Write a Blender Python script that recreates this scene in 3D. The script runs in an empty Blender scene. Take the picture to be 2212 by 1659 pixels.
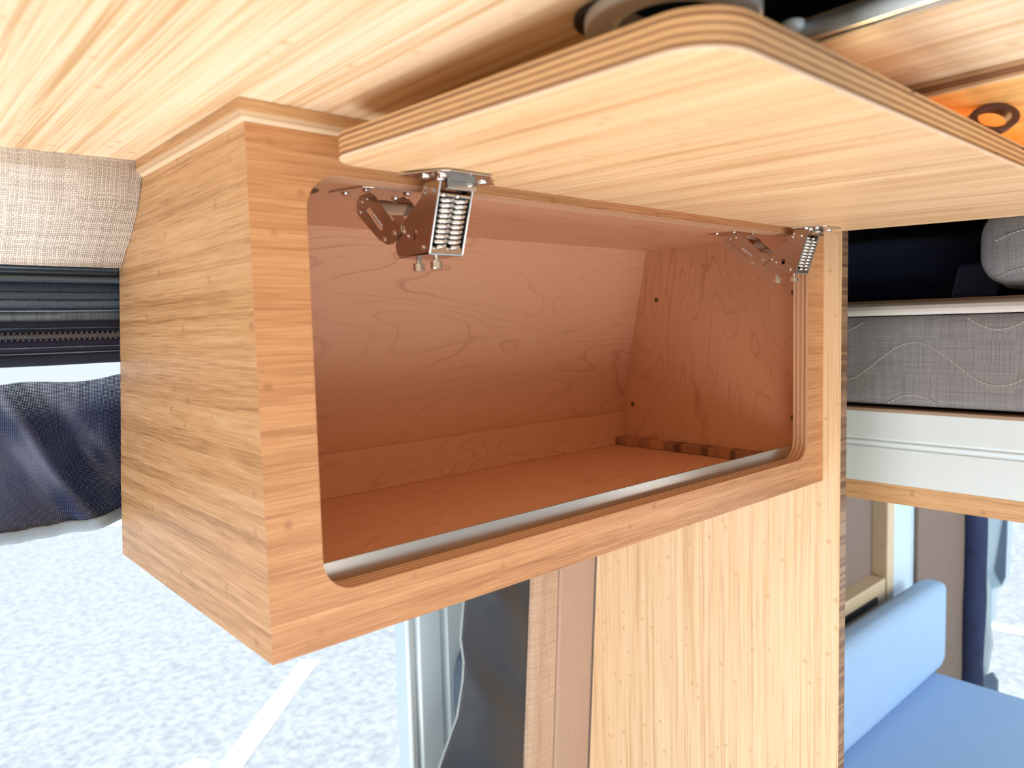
import bpy, bmesh, math, random
from mathutils import Vector, Matrix
random.seed(7)
C = bpy.context.scene
COL = C.collection
PI = math.pi

# ------------------------------------------------------------------ camera, world, light, exposure
cam_d = bpy.data.cameras.new('camera')
cam = bpy.data.objects.new('camera', cam_d); COL.objects.link(cam)
right = Vector((0.74338383, -0.66835314, -0.02616402))
down = Vector((-0.0706184, -0.03952757, -0.99671993))
fwd = Vector((0.6651267, 0.74279314, -0.07658218))
m = Matrix.Identity(4)
for i in range(3):
    m[i][0] = right[i]; m[i][1] = -down[i]; m[i][2] = -fwd[i]
m.translation = Vector((-0.23532961, -0.55468938, 0.26170445))
cam.matrix_world = m
cam_d.sensor_width = 36.0
cam_d.lens = 36.0 * 1610.21 / 2212.0
cam_d.clip_start = 0.01
cam_d.clip_end = 300
cam_d.dof.use_dof = True
cam_d.dof.focus_distance = 0.98
cam_d.dof.aperture_fstop = 6.0
C.camera = cam

C.view_settings.view_transform = 'Standard'
C.view_settings.look = 'None'
C.view_settings.gamma = 1.0
C.view_settings.use_curve_mapping = False
C.view_settings.exposure = 0.17

w = bpy.data.worlds.new('world'); C.world = w
w.use_nodes = True
wn = w.node_tree.nodes; wl = w.node_tree.links
bg = wn['Background']
bg.inputs['Color'].default_value = (0.80, 0.90, 1.0, 1)
bg.inputs['Strength'].default_value = 0.68

def sun(rot, strength, color, angle):
    d = bpy.data.lights.new('sun', 'SUN'); d.energy = strength; d.color = color; d.angle = angle
    o = bpy.data.objects.new('sun', d); o.rotation_euler = rot; COL.objects.link(o)
def area(name, loc, target, sx, sy, power, color):
    d = bpy.data.lights.new(name, 'AREA'); d.shape = 'RECTANGLE'; d.size = sx; d.size_y = sy
    d.energy = power; d.color = color
    o = bpy.data.objects.new(name, d); o.location = loc
    o.rotation_euler = (Vector(target) - Vector(loc)).to_track_quat('-Z', 'Y').to_euler()
    COL.objects.link(o); return o
sun((math.radians(42), 0, math.radians(155)), 2.35, (1.0, 0.98, 0.95), math.radians(2))
# daylight that comes in through the open sides of the van
area('window_daylight', (-.68, -.02, -1.12), (-.02, -.12, 0.40), 1.0, 1.0, 26, (1.0, 0.98, 0.95))
area('door_daylight', (.15, -1.5, -.95), (0.45, -.1, 0.3), 2.0, 1.1, 22, (1.0, 0.98, 0.95))
area('bench_fill', (2.9, -1.35, -.1), (2.3, .4, -.9), 1.2, .8, 28, (.92, .97, 1.0))  # added fill lamp that brightens the blue bench

# ------------------------------------------------------------------ node helpers
class NT:
    def __init__(s, name):
        s.m = bpy.data.materials.new(name); s.m.use_nodes = True
        s.n = s.m.node_tree.nodes; s.l = s.m.node_tree.links
        s.b = s.n['Principled BSDF']
        tc = s.n.new('ShaderNodeTexCoord'); s.obj = tc.outputs['Object']
        sp = s.n.new('ShaderNodeSeparateXYZ'); s.l.new(s.obj, sp.inputs[0]); s.xyz = sp.outputs
    def put(s, sock, v):
        if hasattr(v, 'is_output') or hasattr(v, 'links'): s.l.new(v, sock)
        else: sock.default_value = v
    def math(s, op, a, b=None, c=None, clamp=False):
        x = s.n.new('ShaderNodeMath'); x.operation = op; x.use_clamp = clamp
        s.put(x.inputs[0], a)
        if b is not None: s.put(x.inputs[1], b)
        if c is not None: s.put(x.inputs[2], c)
        return x.outputs[0]
    def vec(s, a, b, c):
        x = s.n.new('ShaderNodeCombineXYZ')
        s.put(x.inputs[0], a); s.put(x.inputs[1], b); s.put(x.inputs[2], c); return x.outputs[0]
    def noise(s, v, scale=1.0, detail=3, rough=.55, dist=0):
        x = s.n.new('ShaderNodeTexNoise'); s.l.new(v, x.inputs['Vector'])
        x.inputs['Scale'].default_value = scale; x.inputs['Detail'].default_value = detail
        x.inputs['Roughness'].default_value = rough; x.inputs['Distortion'].default_value = dist
        return x.outputs['Fac']
    def white(s, v):
        x = s.n.new('ShaderNodeTexWhiteNoise'); x.noise_dimensions = '3D'; s.l.new(v, x.inputs['Vector']); return x.outputs['Value']
    def ramp(s, f, stops, interp='LINEAR'):
        x = s.n.new('ShaderNodeValToRGB'); s.l.new(f, x.inputs[0]); e = x.color_ramp.elements
        x.color_ramp.interpolation = interp
        while len(e) < len(stops): e.new(0.5)
        for k, (p, c) in enumerate(stops):
            e[k].position = p; e[k].color = (c[0], c[1], c[2], 1) if not isinstance(c, (int, float)) else (c, c, c, 1)
        return x.outputs['Color']
    def mix(s, f, a, b, mode='MIX'):
        x = s.n.new('ShaderNodeMix'); x.data_type = 'RGBA'; x.blend_type = mode
        s.put(x.inputs['Factor'], f)
        for sock, v in ((x.inputs['A'], a), (x.inputs['B'], b)):
            if isinstance(v, tuple): sock.default_value = (v[0], v[1], v[2], 1)
            else: s.l.new(v, sock)
        return x.outputs['Result']
    def bump(s, h, strength=.2, dist=.001):
        x = s.n.new('ShaderNodeBump'); x.inputs['Strength'].default_value = strength
        x.inputs['Distance'].default_value = dist; s.l.new(h, x.inputs['Height'])
        s.l.new(x.outputs[0], s.b.inputs['Normal'])
    def out(s, color=None, rough=.5, metal=0., spec=None, coat=0):
        if color is not None:
            if isinstance(color, tuple): s.b.inputs['Base Color'].default_value = (*color, 1)
            else: s.l.new(color, s.b.inputs['Base Color'])
        s.put(s.b.inputs['Roughness'], rough)
        s.b.inputs['Metallic'].default_value = metal
        if spec is not None: s.b.inputs['Specular IOR Level'].default_value = spec
        s.b.inputs['Coat Weight'].default_value = coat
        return s.m

AX = {'X': 0, 'Y': 1, 'Z': 2}
def bamboo(name, u, v, light=(.80, .53, .30), mid=(.66, .385, .185), dark=(.38, .20, .085), strand=1.0, ul=1.0, rough=.42, seed=0.0, marks=1.0, contrast=1.0):
    t = NT(name)
    w_ = [a for a in 'XYZ' if a not in (u, v)][0]
    U, V, W = t.xyz[AX[u]], t.xyz[AX[v]], t.xyz[AX[w_]]
    U = t.math('ADD', U, seed)
    # glued strips about 6 mm wide, each its own tone
    si = t.math('FLOOR', t.math('DIVIDE', V, .0062))
    wi = t.math('FLOOR', t.math('DIVIDE', W, .02))
    tone = t.white(t.vec(si, wi, seed))
    off = t.math('MULTIPLY', tone, 7.0)
    Us = t.math('ADD', U, off)
    fine = t.noise(t.vec(t.math('MULTIPLY', U, 26 * strand / ul), t.math('MULTIPLY', V, 950 * strand), t.math('MULTIPLY', W, 950 * strand)), 1, 4, .6, .25)
    streak = t.noise(t.vec(t.math('MULTIPLY', Us, 15 * strand / ul), t.math('MULTIPLY', V, 390 * strand), t.math('MULTIPLY', W, 390 * strand)), 1, 2, .5, .12)
    broad = t.noise(t.vec(t.math('MULTIPLY', U, 3), t.math('MULTIPLY', V, 45), t.math('MULTIPLY', W, 45)), 1, 2, .5)
    f = t.math('ADD', t.math('MULTIPLY', fine, .66), t.math('MULTIPLY', streak, .34))
    f = t.math('ADD', f, t.math('MULTIPLY', t.math('SUBTRACT', broad, .5), .28))
    f = t.math('ADD', f, t.math('MULTIPLY', t.math('SUBTRACT', tone, .5), .13))
    f = t.math('ADD', t.math('MULTIPLY', t.math('SUBTRACT', f, .5), contrast), .5)
    col = t.ramp(f, [(.28, light), (.50, mid), (.74, dark)])
    # bamboo nodes: short darker dashes across the strands, here and there
    vo = t.n.new('ShaderNodeTexVoronoi'); vo.inputs['Scale'].default_value = 1
    vo.inputs['Randomness'].default_value = .9
    t.l.new(t.vec(t.math('MULTIPLY', t.math('ADD', U, t.math('MULTIPLY', fine, .006)), 85), t.math('DIVIDE', V, .0125), t.math('DIVIDE', W, .0125)), vo.inputs['Vector'])
    sep = t.n.new('ShaderNodeSeparateColor'); t.l.new(vo.outputs['Color'], sep.inputs[0])
    few = t.math('GREATER_THAN', sep.outputs[0], .92)
    nm = t.math('MULTIPLY', t.math('SUBTRACT', 1.0, t.math('MULTIPLY', vo.outputs['Distance'], 2.3), clamp=True), few, clamp=True)
    nm = t.math('MULTIPLY', nm, t.math('ADD', .35, t.noise(t.vec(t.math('MULTIPLY', U, 500), t.math('MULTIPLY', V, 900), t.math('MULTIPLY', W, 900)), 1, 2)))
    col = t.mix(t.math('MULTIPLY', nm, .95 * marks, clamp=True), col, dark)
    t.bump(fine, .12, .0006)
    return t.out(col, rough, spec=.45)

def maple(name, u, v, seed=0., light=(.80, .44, .26), dark=(.53, .23, .12), freq=7.0):
    t = NT(name)
    w_ = [a for a in 'XYZ' if a not in (u, v)][0]
    U, V, W = t.xyz[AX[u]], t.xyz[AX[v]], t.xyz[AX[w_]]
    U = t.math('ADD', U, seed); V = t.math('ADD', V, seed * .37)
    f = t.noise(t.vec(t.math('MULTIPLY', U, 1.9), t.math('MULTIPLY', V, 8.5), t.math('MULTIPLY', W, 2)), 1, 2.2, .42, .5)
    wob = t.noise(t.vec(t.math('MULTIPLY', U, 16), t.math('MULTIPLY', V, 60), W), 1, 2)
    f = t.math('ADD', f, t.math('MULTIPLY', wob, .028))
    fr = t.math('FRACT', t.math('MULTIPLY', f, freq * 2.4))
    line = t.ramp(fr, [(0, .0), (.80, .10), (.93, 1.0), (1.0, .05)])
    fade = t.noise(t.vec(t.math('MULTIPLY', U, 5), t.math('MULTIPLY', V, 9), W), 1, 2)
    fac = t.math('MULTIPLY', t.math('MULTIPLY', line, t.ramp(fade, [(.32, .15), (.62, 1.0)])), .62, clamp=True)
    soft = t.noise(t.vec(t.math('MULTIPLY', U, 6), t.math('MULTIPLY', V, 150), W), 1, 3)
    base = t.mix(t.math('MULTIPLY', soft, .35), light, tuple(a * .80 for a in light))
    col = t.mix(fac, base, dark)
    t.bump(soft, .05, .0004)
    return t.out(col, .45, spec=.4)

def ply_edge(name, ax, a0, a1, u='X', dark=(.17, .055, .02), light=(.86, .55, .29), layers=8, gaps=True, pale_end=True):
    """plywood edge: thin layers stacked along axis ax between a0 and a1"""
    t = NT(name)
    A = t.xyz[AX[ax]]
    f = t.math('DIVIDE', t.math('SUBTRACT', A, a0), (a1 - a0))
    others = [t.xyz[AX[q]] for q in 'XYZ' if q != ax]
    wob = t.noise(t.vec(t.math('MULTIPLY', others[0], 25), t.math('MULTIPLY', others[1], 25), t.math('MULTIPLY', f, 3)), 1, 2)
    f2 = t.math('ADD', f, t.math('MULTIPLY', t.math('SUBTRACT', wob, .5), .03))
    li = t.math('FLOOR', t.math('MULTIPLY', f2, layers))
    tone = t.white(t.vec(li, 3.3, 1.7))
    ph = t.math('FRACT', t.math('MULTIPLY', f2, layers))
    glue = t.ramp(ph, [(0, 1.0), (.16, .25), (.45, 0.), (.80, .15), (1.0, .9)])
    fine = t.noise(t.vec(t.math('MULTIPLY', others[0], 60), t.math('MULTIPLY', others[1], 60), t.math('MULTIPLY', f, 40)), 1, 3)
    alt = t.math('MULTIPLY', t.math('MODULO', li, 2.0), .62)
    k = t.math('ADD', t.math('ADD', t.math('MULTIPLY', glue, .50), alt), t.math('MULTIPLY', t.math('SUBTRACT', tone, .5), .25))
    k = t.math('ADD', k, t.math('MULTIPLY', t.math('SUBTRACT', fine, .5), .5), clamp=True)
    col = t.mix(k, light, dark)
    if gaps:
        g = t.noise(t.vec(t.math('MULTIPLY', others[0], 17), t.math('MULTIPLY', others[1], 17), t.math('MULTIPLY', li, 5.3)), 1, 1)
        mid = t.math('MULTIPLY', t.math('GREATER_THAN', g, .715), t.math('COMPARE', ph, .5, .32))
        col = t.mix(t.math('MULTIPLY', mid, .85), col, (.03, .02, .02))
    if pale_end:
        e = t.math('LESS_THAN', f, .10)
        col = t.mix(e, col, (.88, .70, .56))
    t.bump(k, .15, .0004)
    return t.out(col, .5, spec=.4)

def block_edge(name, ax, size=.011, other='Y', light=(.50, .30, .15), dark=(.12, .055, .03)):
    """end grain of laminated bamboo: small blocks in a row along ax"""
    t = NT(name)
    A = t.xyz[AX[ax]]
    n = t.noise(t.vec(t.math('MULTIPLY', A, 40), 0., 0.), 1, 1)
    i = t.math('FLOOR', t.math('DIVIDE', t.math('ADD', A, t.math('MULTIPLY', n, .02)), size))
    tone = t.white(t.vec(i, 1.3, 2.1))
    fine = t.noise(t.vec(*[t.math('MULTIPLY', s_, 700) for s_ in t.xyz[:3]]), 1, 2)
    k = t.math('ADD', t.math('MULTIPLY', tone, .85), t.math('MULTIPLY', t.math('SUBTRACT', fine, .4), .5), clamp=True)
    return t.out(t.mix(k, light, dark), .55)

def weave(name, u, v, pitch, light, dark, rough=.8, bumps=.5, melange=.5, spec=.3, asp=1.0):
    """plain weave: over-and-under threads, every thread with its own tone"""
    t = NT(name)
    U, V = t.xyz[AX[u]], t.xyz[AX[v]]
    wu = t.noise(t.vec(t.math('MULTIPLY', U, 25), t.math('MULTIPLY', V, 60), 0.), 1, 2)
    wv = t.noise(t.vec(t.math('MULTIPLY', U, 60), t.math('MULTIPLY', V, 25), 4.), 1, 2)
    Us = t.math('DIVIDE', t.math('ADD', U, t.math('MULTIPLY', wu, pitch * 1.2)), pitch * .5 * asp)
    Vs = t.math('DIVIDE', t.math('ADD', V, t.math('MULTIPLY', wv, pitch * 1.2)), pitch * .5)
    iu, iv = t.math('FLOOR', Us), t.math('FLOOR', Vs); fu, fv = t.math('FRACT', Us), t.math('FRACT', Vs)
    par = t.math('PINGPONG', t.math('ADD', iu, iv), 1.0)
    pu = t.math('SINE', t.math('MULTIPLY', fu, PI)); pv = t.math('SINE', t.math('MULTIPLY', fv, PI))
    ends = t.math('MULTIPLY', t.math('ADD', pu, pv), .3)
    hh = t.math('ADD', t.math('MULTIPLY', pv, t.math('SUBTRACT', 1.0, par)), t.math('MULTIPLY', pu, par))
    h = t.math('ADD', t.math('MULTIPLY', hh, .5), ends, clamp=True)
    tu = t.white(t.vec(iu, 0., t.math('FLOOR', t.math('MULTIPLY', V, 18)))); tv = t.white(t.vec(0., iv, t.math('FLOOR', t.math('MULTIPLY', U, 18))))
    tone = t.math('ADD', t.math('MULTIPLY', tv, t.math('SUBTRACT', 1.0, par)), t.math('MULTIPLY', tu, par))
    k = t.math('ADD', t.math('MULTIPLY', h, 1 - melange * .5), t.math('MULTIPLY', t.math('SUBTRACT', tone, .5), melange))
    col = t.ramp(k, [(.15, dark), (.80, light)])
    t.bump(h, bumps, pitch * .4)
    return t.out(col, rough, spec=spec)

def plain(name, color, rough=.5, metal=0., spec=None, var=.06, scale=30, coat=0, bump=0):
    t = NT(name)
    n = t.noise(t.obj, scale, 3)
    c2 = tuple(max(0, a * (1 - 2.5 * var)) for a in color)
    col = t.mix(n, color, c2)
    if bump: t.bump(n, bump, .002)
    return t.out(col, rough, metal, spec, coat=coat)

M = {}
M['ceil'] = bamboo('bamboo_ceiling', 'Y', 'X', seed=3., strand=.6, ul=3.0, contrast=1.45, light=(.93, .79, .60), mid=(.87, .68, .45), dark=(.62, .38, .18))
M['bam_side'] = bamboo('bamboo_cabinet_side', 'Y', 'Z', seed=1., strand=1.1, ul=1.5, contrast=1.35)
M['bam_front'] = bamboo('bamboo_cabinet_front', 'X', 'Z', seed=2., light=(.78, .44, .22), mid=(.64, .32, .14), dark=(.40, .17, .07), ul=1.5, contrast=1.15)
M['bam_trim'] = bamboo('bamboo_trim', 'X', 'Z', seed=5., marks=.4)
M['bam_trim_y'] = bamboo('bamboo_trim_side', 'Y', 'Z', seed=5.5, marks=.4)
M['bam_door'] = bamboo('bamboo_door', 'Y', 'X', seed=4., light=(.96, .71, .44), mid=(.88, .58, .32), dark=(.60, .32, .14), marks=.7, strand=.8, ul=3.0, contrast=1.5)
M['bam_bulk'] = bamboo('bamboo_bulkhead', 'Z', 'Y', seed=6., light=(.97, .82, .58), mid=(.92, .71, .45), dark=(.66, .42, .21), strand=.75, ul=3.0, contrast=1.2)
M['bam_bed'] = bamboo('bamboo_bed_board', 'Y', 'Z', seed=7.)
M['maple_back'] = maple('maple_back', 'X', 'Z', 0.7)
M['maple_side'] = maple('maple_side', 'Z', 'Y', 2.2, freq=9)
M['maple_floor'] = maple('maple_floor', 'X', 'Y', 4.1)
M['maple_top'] = maple('maple_top', 'X', 'Y', 5.7)
M['ply_door'] = ply_edge('plywood_door_edge', 'Z', 0, .019, layers=9)
M['ply_frame'] = ply_edge('plywood_frame_edge', 'Y', 0, .024, layers=7, gaps=False, pale_end=False, light=(.82, .52, .33), dark=(.42, .19, .10))
M['ply_trim'] = ply_edge('plywood_trim_edge', 'Z', .418, .428, layers=2, light=(.84, .64, .44), dark=(.55, .36, .20))
M['block_bulk'] = block_edge('bamboo_end_grain', 'Z', .0055, light=(.42, .26, .14), dark=(.16, .08, .045))
M['block_cleat'] = block_edge('bamboo_cleat_end_grain', 'Y', .014, light=(.62, .30, .15))
M['chrome'] = plain('hinge_steel', (.66, .63, .60), .17, 1.0, var=.05, scale=60)
M['spring'] = plain('spring_steel', (.88, .86, .84), .2, 1.0, var=.02)
M['alu'] = None
t = NT('brushed_aluminium')
br = t.noise(t.vec(t.math('MULTIPLY', t.xyz[0], 12), t.math('MULTIPLY', t.xyz[1], 2500), t.math('MULTIPLY', t.xyz[2], 2500)), 1, 2)
M['alu'] = t.out(t.mix(br, (.50, .44, .38), (.38, .33, .28)), .27, .95)
M['screwcap'] = plain('bronze_screw_cap', (.20, .16, .08), .45, .6)
M['headliner'] = weave('headliner_weave', 'X', 'Z', .0038, (.95, .94, .91), (.38, .34, .30), rough=.85, melange=.42)
M['rail_black'] = plain('navy_black_rail', (.055, .080, .105), .22, 0., .6, coat=.4)
M['web'] = weave('dark_webbing', 'X', 'Z', .0032, (.09, .135, .19), (.005, .008, .018), rough=.5, melange=.1, spec=.5)
M['sheer'] = weave('sheer_band', 'X', 'Z', .0013, (.24, .33, .40), (.02, .028, .05), rough=.45, melange=.6, spec=.6)
M['tape'] = weave('zipper_tape', 'X', 'Z', .0016, (.030, .036, .075), (.008, .010, .026), rough=.7, melange=.3)
M['velcro'] = plain('hook_and_loop', (.020, .032, .075), .9, var=.35, scale=900, bump=.8)
M['teeth'] = plain('black_zip_teeth', (.13, .14, .17), .16, .6, .8)
t = NT('insect_mesh_cloth')
pU, pV = .00165, .00165
su = t.math('SINE', t.math('MULTIPLY', t.xyz[0], 2 * PI / pU)); sv = t.math('SINE', t.math('MULTIPLY', t.xyz[2], 2 * PI / pV))
crinkle = t.noise(t.vec(t.math('MULTIPLY', t.xyz[0], 60), t.math('MULTIPLY', t.xyz[2], 260), 0.), 1, 3)
upper = t.math('MULTIPLY', t.math('SUBTRACT', t.xyz[2], .172), 24., clamp=True)
op = t.math('ADD', .10, t.math('MULTIPLY', upper, t.math('ADD', .20, t.math('MULTIPLY', crinkle, 1.1))))
hole = t.math('MULTIPLY', t.math('GREATER_THAN', su, t.math('SUBTRACT', 1.0, op)), t.math('GREATER_THAN', sv, t.math('SUBTRACT', 1.0, op)))
t.put(t.b.inputs['Alpha'], t.math('SUBTRACT', 1.0, hole))
h = t.math('ADD', t.math('MULTIPLY', t.math('MULTIPLY', su, sv), .5), .5)
t.bump(h, .35, .0006)
M['mesh'] = t.out(t.mix(h, (.004, .009, .040), (.018, .034, .115)), .38, spec=.55)
M['hem'] = weave('mesh_hem', 'X', 'Z', .0016, (.36, .46, .56), (.10, .14, .19), rough=.45, melange=.2, spec=.6)
M['blackcloth'] = plain('black_coated_cloth', (.038, .050, .070), .48, 0, .45, var=.05)
M['woven_trim'] = weave('woven_pillar_cover', 'X', 'Z', .0030, (.80, .62, .48), (.50, .34, .24), rough=.9, melange=.6)
M['felt'] = weave('felt_pillar_cover', 'X', 'Z', .0012, (.60, .45, .37), (.46, .33, .26), rough=.95, melange=.5, bumps=.15)
M['felt_grey'] = plain('grey_felt', (.27, .20, .16), .95, var=.05)
M['white_paint'] = plain('pale_blue_white_paint', (.66, .85, .96), .25, 0, .5, var=.02, coat=.3)
M['groove'] = plain('grey_rubber_seal', (.55, .66, .70), .5, 0, .3, var=.02)
M['handle'] = plain('slate_plastic', (.15, .22, .31), .45)
M['mattress'] = weave('mattress_knit', 'Y', 'Z', .0024, (.40, .41, .435), (.11, .11, .12), rough=.6, melange=.35, bumps=.5, asp=1.5)
M['mattress_top'] = weave('mattress_top_knit', 'X', 'Y', .0030, (.36, .34, .34), (.15, .14, .145), rough=.75, melange=.9)
M['piping'] = weave('white_piping', 'Y', 'Z', .0014, (.80, .79, .77), (.62, .61, .60), rough=.8, melange=.4, bumps=.2)
M['stitch'] = plain('pale_thread', (.62, .60, .58), .8)
M['rail_white'] = plain('white_rail', (.78, .92, 1.0), .35, 0, .5, var=.02)
M['tan_ledge'] = plain('tan_ledge', (.45, .33, .24), .7)
M['navy'] = plain('navy_bedding', (.040, .062, .17), .8, var=.3, scale=12)
M['navy_light'] = plain('navy_satin', (.07, .09, .24), .6, var=.2, scale=12)
M['bench'] = weave('blue_bench_fabric', 'X', 'Z', .004, (.42, .60, .82), (.36, .54, .78), rough=.85, melange=.8, bumps=.1)
M['bench_seat'] = weave('blue_seat_fabric', 'X', 'Y', .004, (.36, .54, .80), (.32, .50, .77), rough=.85, melange=.8, bumps=.1)
M['light_wood'] = plain('light_wood', (.80, .62, .40), .5, var=.08)
M['asphalt'] = None
t = NT('asphalt')
a = t.noise(t.obj, 18, 4, .7); b_ = t.noise(t.obj, .6, 3)
c1 = t.ramp(a, [(.3, (.46, .52, .58)), (.62, (.80, .85, .88))])
c1 = t.mix(t.math('MULTIPLY', b_, .25), c1, (.60, .68, .74))
M['asphalt'] = t.out(c1, .9, spec=.2)
M['road_paint'] = plain('white_road_paint', (.97, .98, 1.0), .7, var=.0)
M['vent_black'] = plain('vent_black', (.010, .011, .014), .5)
M['vent_grey'] = plain('vent_grey', (.50, .50, .51), .45)
M['vent_silver'] = plain('vent_silver', (.80, .93, 1.0), .3, .1)
M['leather'] = plain('brown_leather', (.14, .055, .035), .6, var=.15)
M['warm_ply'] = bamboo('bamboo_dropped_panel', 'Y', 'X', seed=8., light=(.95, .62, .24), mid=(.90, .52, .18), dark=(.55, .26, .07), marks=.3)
M['ply_drop'] = ply_edge('plywood_panel_edge', 'Z', .424, .4355, layers=3, light=(.60, .38, .22))
M['maple_plain'] = plain('pale_veneer_gap', (.62, .38, .22), .5)
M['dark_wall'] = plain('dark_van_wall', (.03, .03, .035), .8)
M['floor'] = plain('grey_vinyl_floor', (.45, .42, .38), .6, var=.1, scale=4)

# ------------------------------------------------------------------ geometry helpers
def link(name, bm, mats, parent=None, smooth=False, bevel=0, local=False, seg=2, tag=None):
    me = bpy.data.meshes.new(name)
    bmesh.ops.recalc_face_normals(bm, faces=bm.faces)
    bm.to_mesh(me); bm.free()
    if not isinstance(mats, (list, tuple)): mats = [mats]
    for x in mats: me.materials.append(x)
    o = bpy.data.objects.new(name, me); COL.objects.link(o)
    if smooth:
        for p in me.polygons: p.use_smooth = True
    if bevel:
        md = o.modifiers.new('bevel', 'BEVEL'); md.width = bevel; md.segments = seg; md.limit_method = 'ANGLE'; md.angle_limit = math.radians(40)
        md.harden_normals = False
    if parent is not None:
        o.parent = parent
        if not local: o.matrix_parent_inverse = base_matrix(parent).inverted()
    return o
def base_matrix(o):
    mm = Matrix.Translation(o.location) @ o.rotation_euler.to_matrix().to_4x4()
    if o.parent is not None: mm = base_matrix(o.parent) @ o.matrix_parent_inverse @ mm
    return mm
def tagthing(o, label, cat, group=None):
    o['label'] = label; o['category'] = cat
    if group: o['group'] = group
    return o
def empty(name, loc, label, cat, group=None):
    o = bpy.data.objects.new(name, None); o.location = loc; o.empty_display_size = .05; COL.objects.link(o)
    return tagthing(o, label, cat, group)
def structure(o, label=None):
    o['kind'] = 'structure'
    if label: o['label'] = label
    return o
def stuffpart(o): o['kind'] = 'stuff'; return o

def box(x0, x1, y0, y1, z0, z1, bm=None):
    bm = bm or bmesh.new()
    vs = [bm.verts.new((x, y, z)) for z in (z0, z1) for (x, y) in ((x0, y0), (x1, y0), (x1, y1), (x0, y1))]
    for f in ((0, 1, 2, 3), (4, 5, 6, 7), (0, 1, 5, 4), (1, 2, 6, 5), (2, 3, 7, 6), (3, 0, 4, 7)):
        bm.faces.new([vs[i] for i in f])
    return bm
def to3(ax, p, a):
    if ax == 'X': return (a, p[0], p[1])
    if ax == 'Y': return (p[0], a, p[1])
    return (p[0], p[1], a)
def plate(ax, pts, a0, a1, holes=(), bm=None, sidemat=1, capmat=0, holemat=None):
    """a flat board: outline pts (with holes) lying across axis ax, from a0 to a1"""
    bm = bm or bmesh.new()
    loops = []
    for L in [pts] + list(holes):
        r0 = [bm.verts.new(to3(ax, p, a0)) for p in L]; r1 = [bm.verts.new(to3(ax, p, a1)) for p in L]
        loops.append((r0, r1))
    for k, (r0, r1) in enumerate(loops):
        n = len(r0)
        for i in range(n):
            j = (i + 1) % n
            f = bm.faces.new((r0[i], r0[j], r1[j], r1[i])); f.material_index = sidemat if (k == 0 or holemat is None) else holemat
    if not holes:
        for r in (0, 1):
            f = bm.faces.new(loops[0][r]); f.material_index = capmat
    else:
        for r in (0, 1):
            ed = []
            for L in loops:
                q = L[r]
                for i in range(len(q)):
                    ed.append(bm.edges.get((q[i], q[(i + 1) % len(q)])))
            g = bmesh.ops.triangle_fill(bm, edges=ed, use_beauty=True, use_dissolve=False)
            for f in g['geom']:
                if isinstance(f, bmesh.types.BMFace): f.material_index = capmat
    return bm
def rrect(x0, x1, y0, y1, r, n=8):
    out = []
    for cx, cy, a in ((x1 - r, y0 + r, -PI / 2), (x1 - r, y1 - r, 0), (x0 + r, y1 - r, PI / 2), (x0 + r, y0 + r, PI)):
        for k in range(n + 1):
            q = a + PI / 2 * k / n; out.append((cx + r * math.cos(q), cy + r * math.sin(q)))
    return out
def tube(pts, r, n=8, bm=None, closed=False, caps=True):
    bm = bm or bmesh.new(); P = [Vector(p) for p in pts]; N = len(P)
    rings = []; up = None
    for i in range(N):
        if closed: d = (P[(i + 1) % N] - P[i - 1]).normalized()
        else: d = (P[min(i + 1, N - 1)] - P[max(i - 1, 0)]).normalized()
        if up is None:
            up = d.orthogonal().normalized()
        up = (up - d * up.dot(d)).normalized(); s = d.cross(up)
        rr = r[i] if isinstance(r, (list, tuple)) else r
        rings.append([bm.verts.new(P[i] + (up * math.cos(2 * PI * k / n) + s * math.sin(2 * PI * k / n)) * rr) for k in range(n)])
    for i in range(N if closed else N - 1):
        a, b = rings[i], rings[(i + 1) % N]
        for k in range(n): bm.faces.new((a[k], a[(k + 1) % n], b[(k + 1) % n], b[k]))
    if caps and not closed:
        bm.faces.new(rings[0]); bm.faces.new(rings[-1])
    return bm
def lathe(c, axis, prof, n=16, bm=None):
    """prof: (radius, height along axis) ; axis a Vector"""
    bm = bm or bmesh.new(); c = Vector(c); d = Vector(axis).normalized(); u = d.orthogonal().normalized(); s = d.cross(u)
    rings = []
    for r, h in prof:
        if r < 1e-6: rings.append([bm.verts.new(c + d * h)])
        else: rings.append([bm.verts.new(c + d * h + (u * math.cos(2 * PI * k / n) + s * math.sin(2 * PI * k / n)) * r) for k in range(n)])
    for a, b in zip(rings, rings[1:]):
        for k in range(n):
            k2 = (k + 1) % n
            if len(a) == 1: bm.faces.new((a[0], b[k], b[k2]))
            elif len(b) == 1: bm.faces.new((a[k], a[k2], b[0]))
            else: bm.faces.new((a[k], a[k2], b[k2], b[k]))
    return bm
def grid(fn, nu, nv, bm=None, thick=None):
    bm = bm or bmesh.new()
    V = [[bm.verts.new(fn(i / nu, j / nv)) for j in range(nv + 1)] for i in range(nu + 1)]
    for i in range(nu):
        for j in range(nv): bm.faces.new((V[i][j], V[i + 1][j], V[i + 1][j + 1], V[i][j + 1]))
    return bm
def solid(o, t, off=0):
    md = o.modifiers.new('solid', 'SOLIDIFY'); md.thickness = t; md.offset = off; return o
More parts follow.
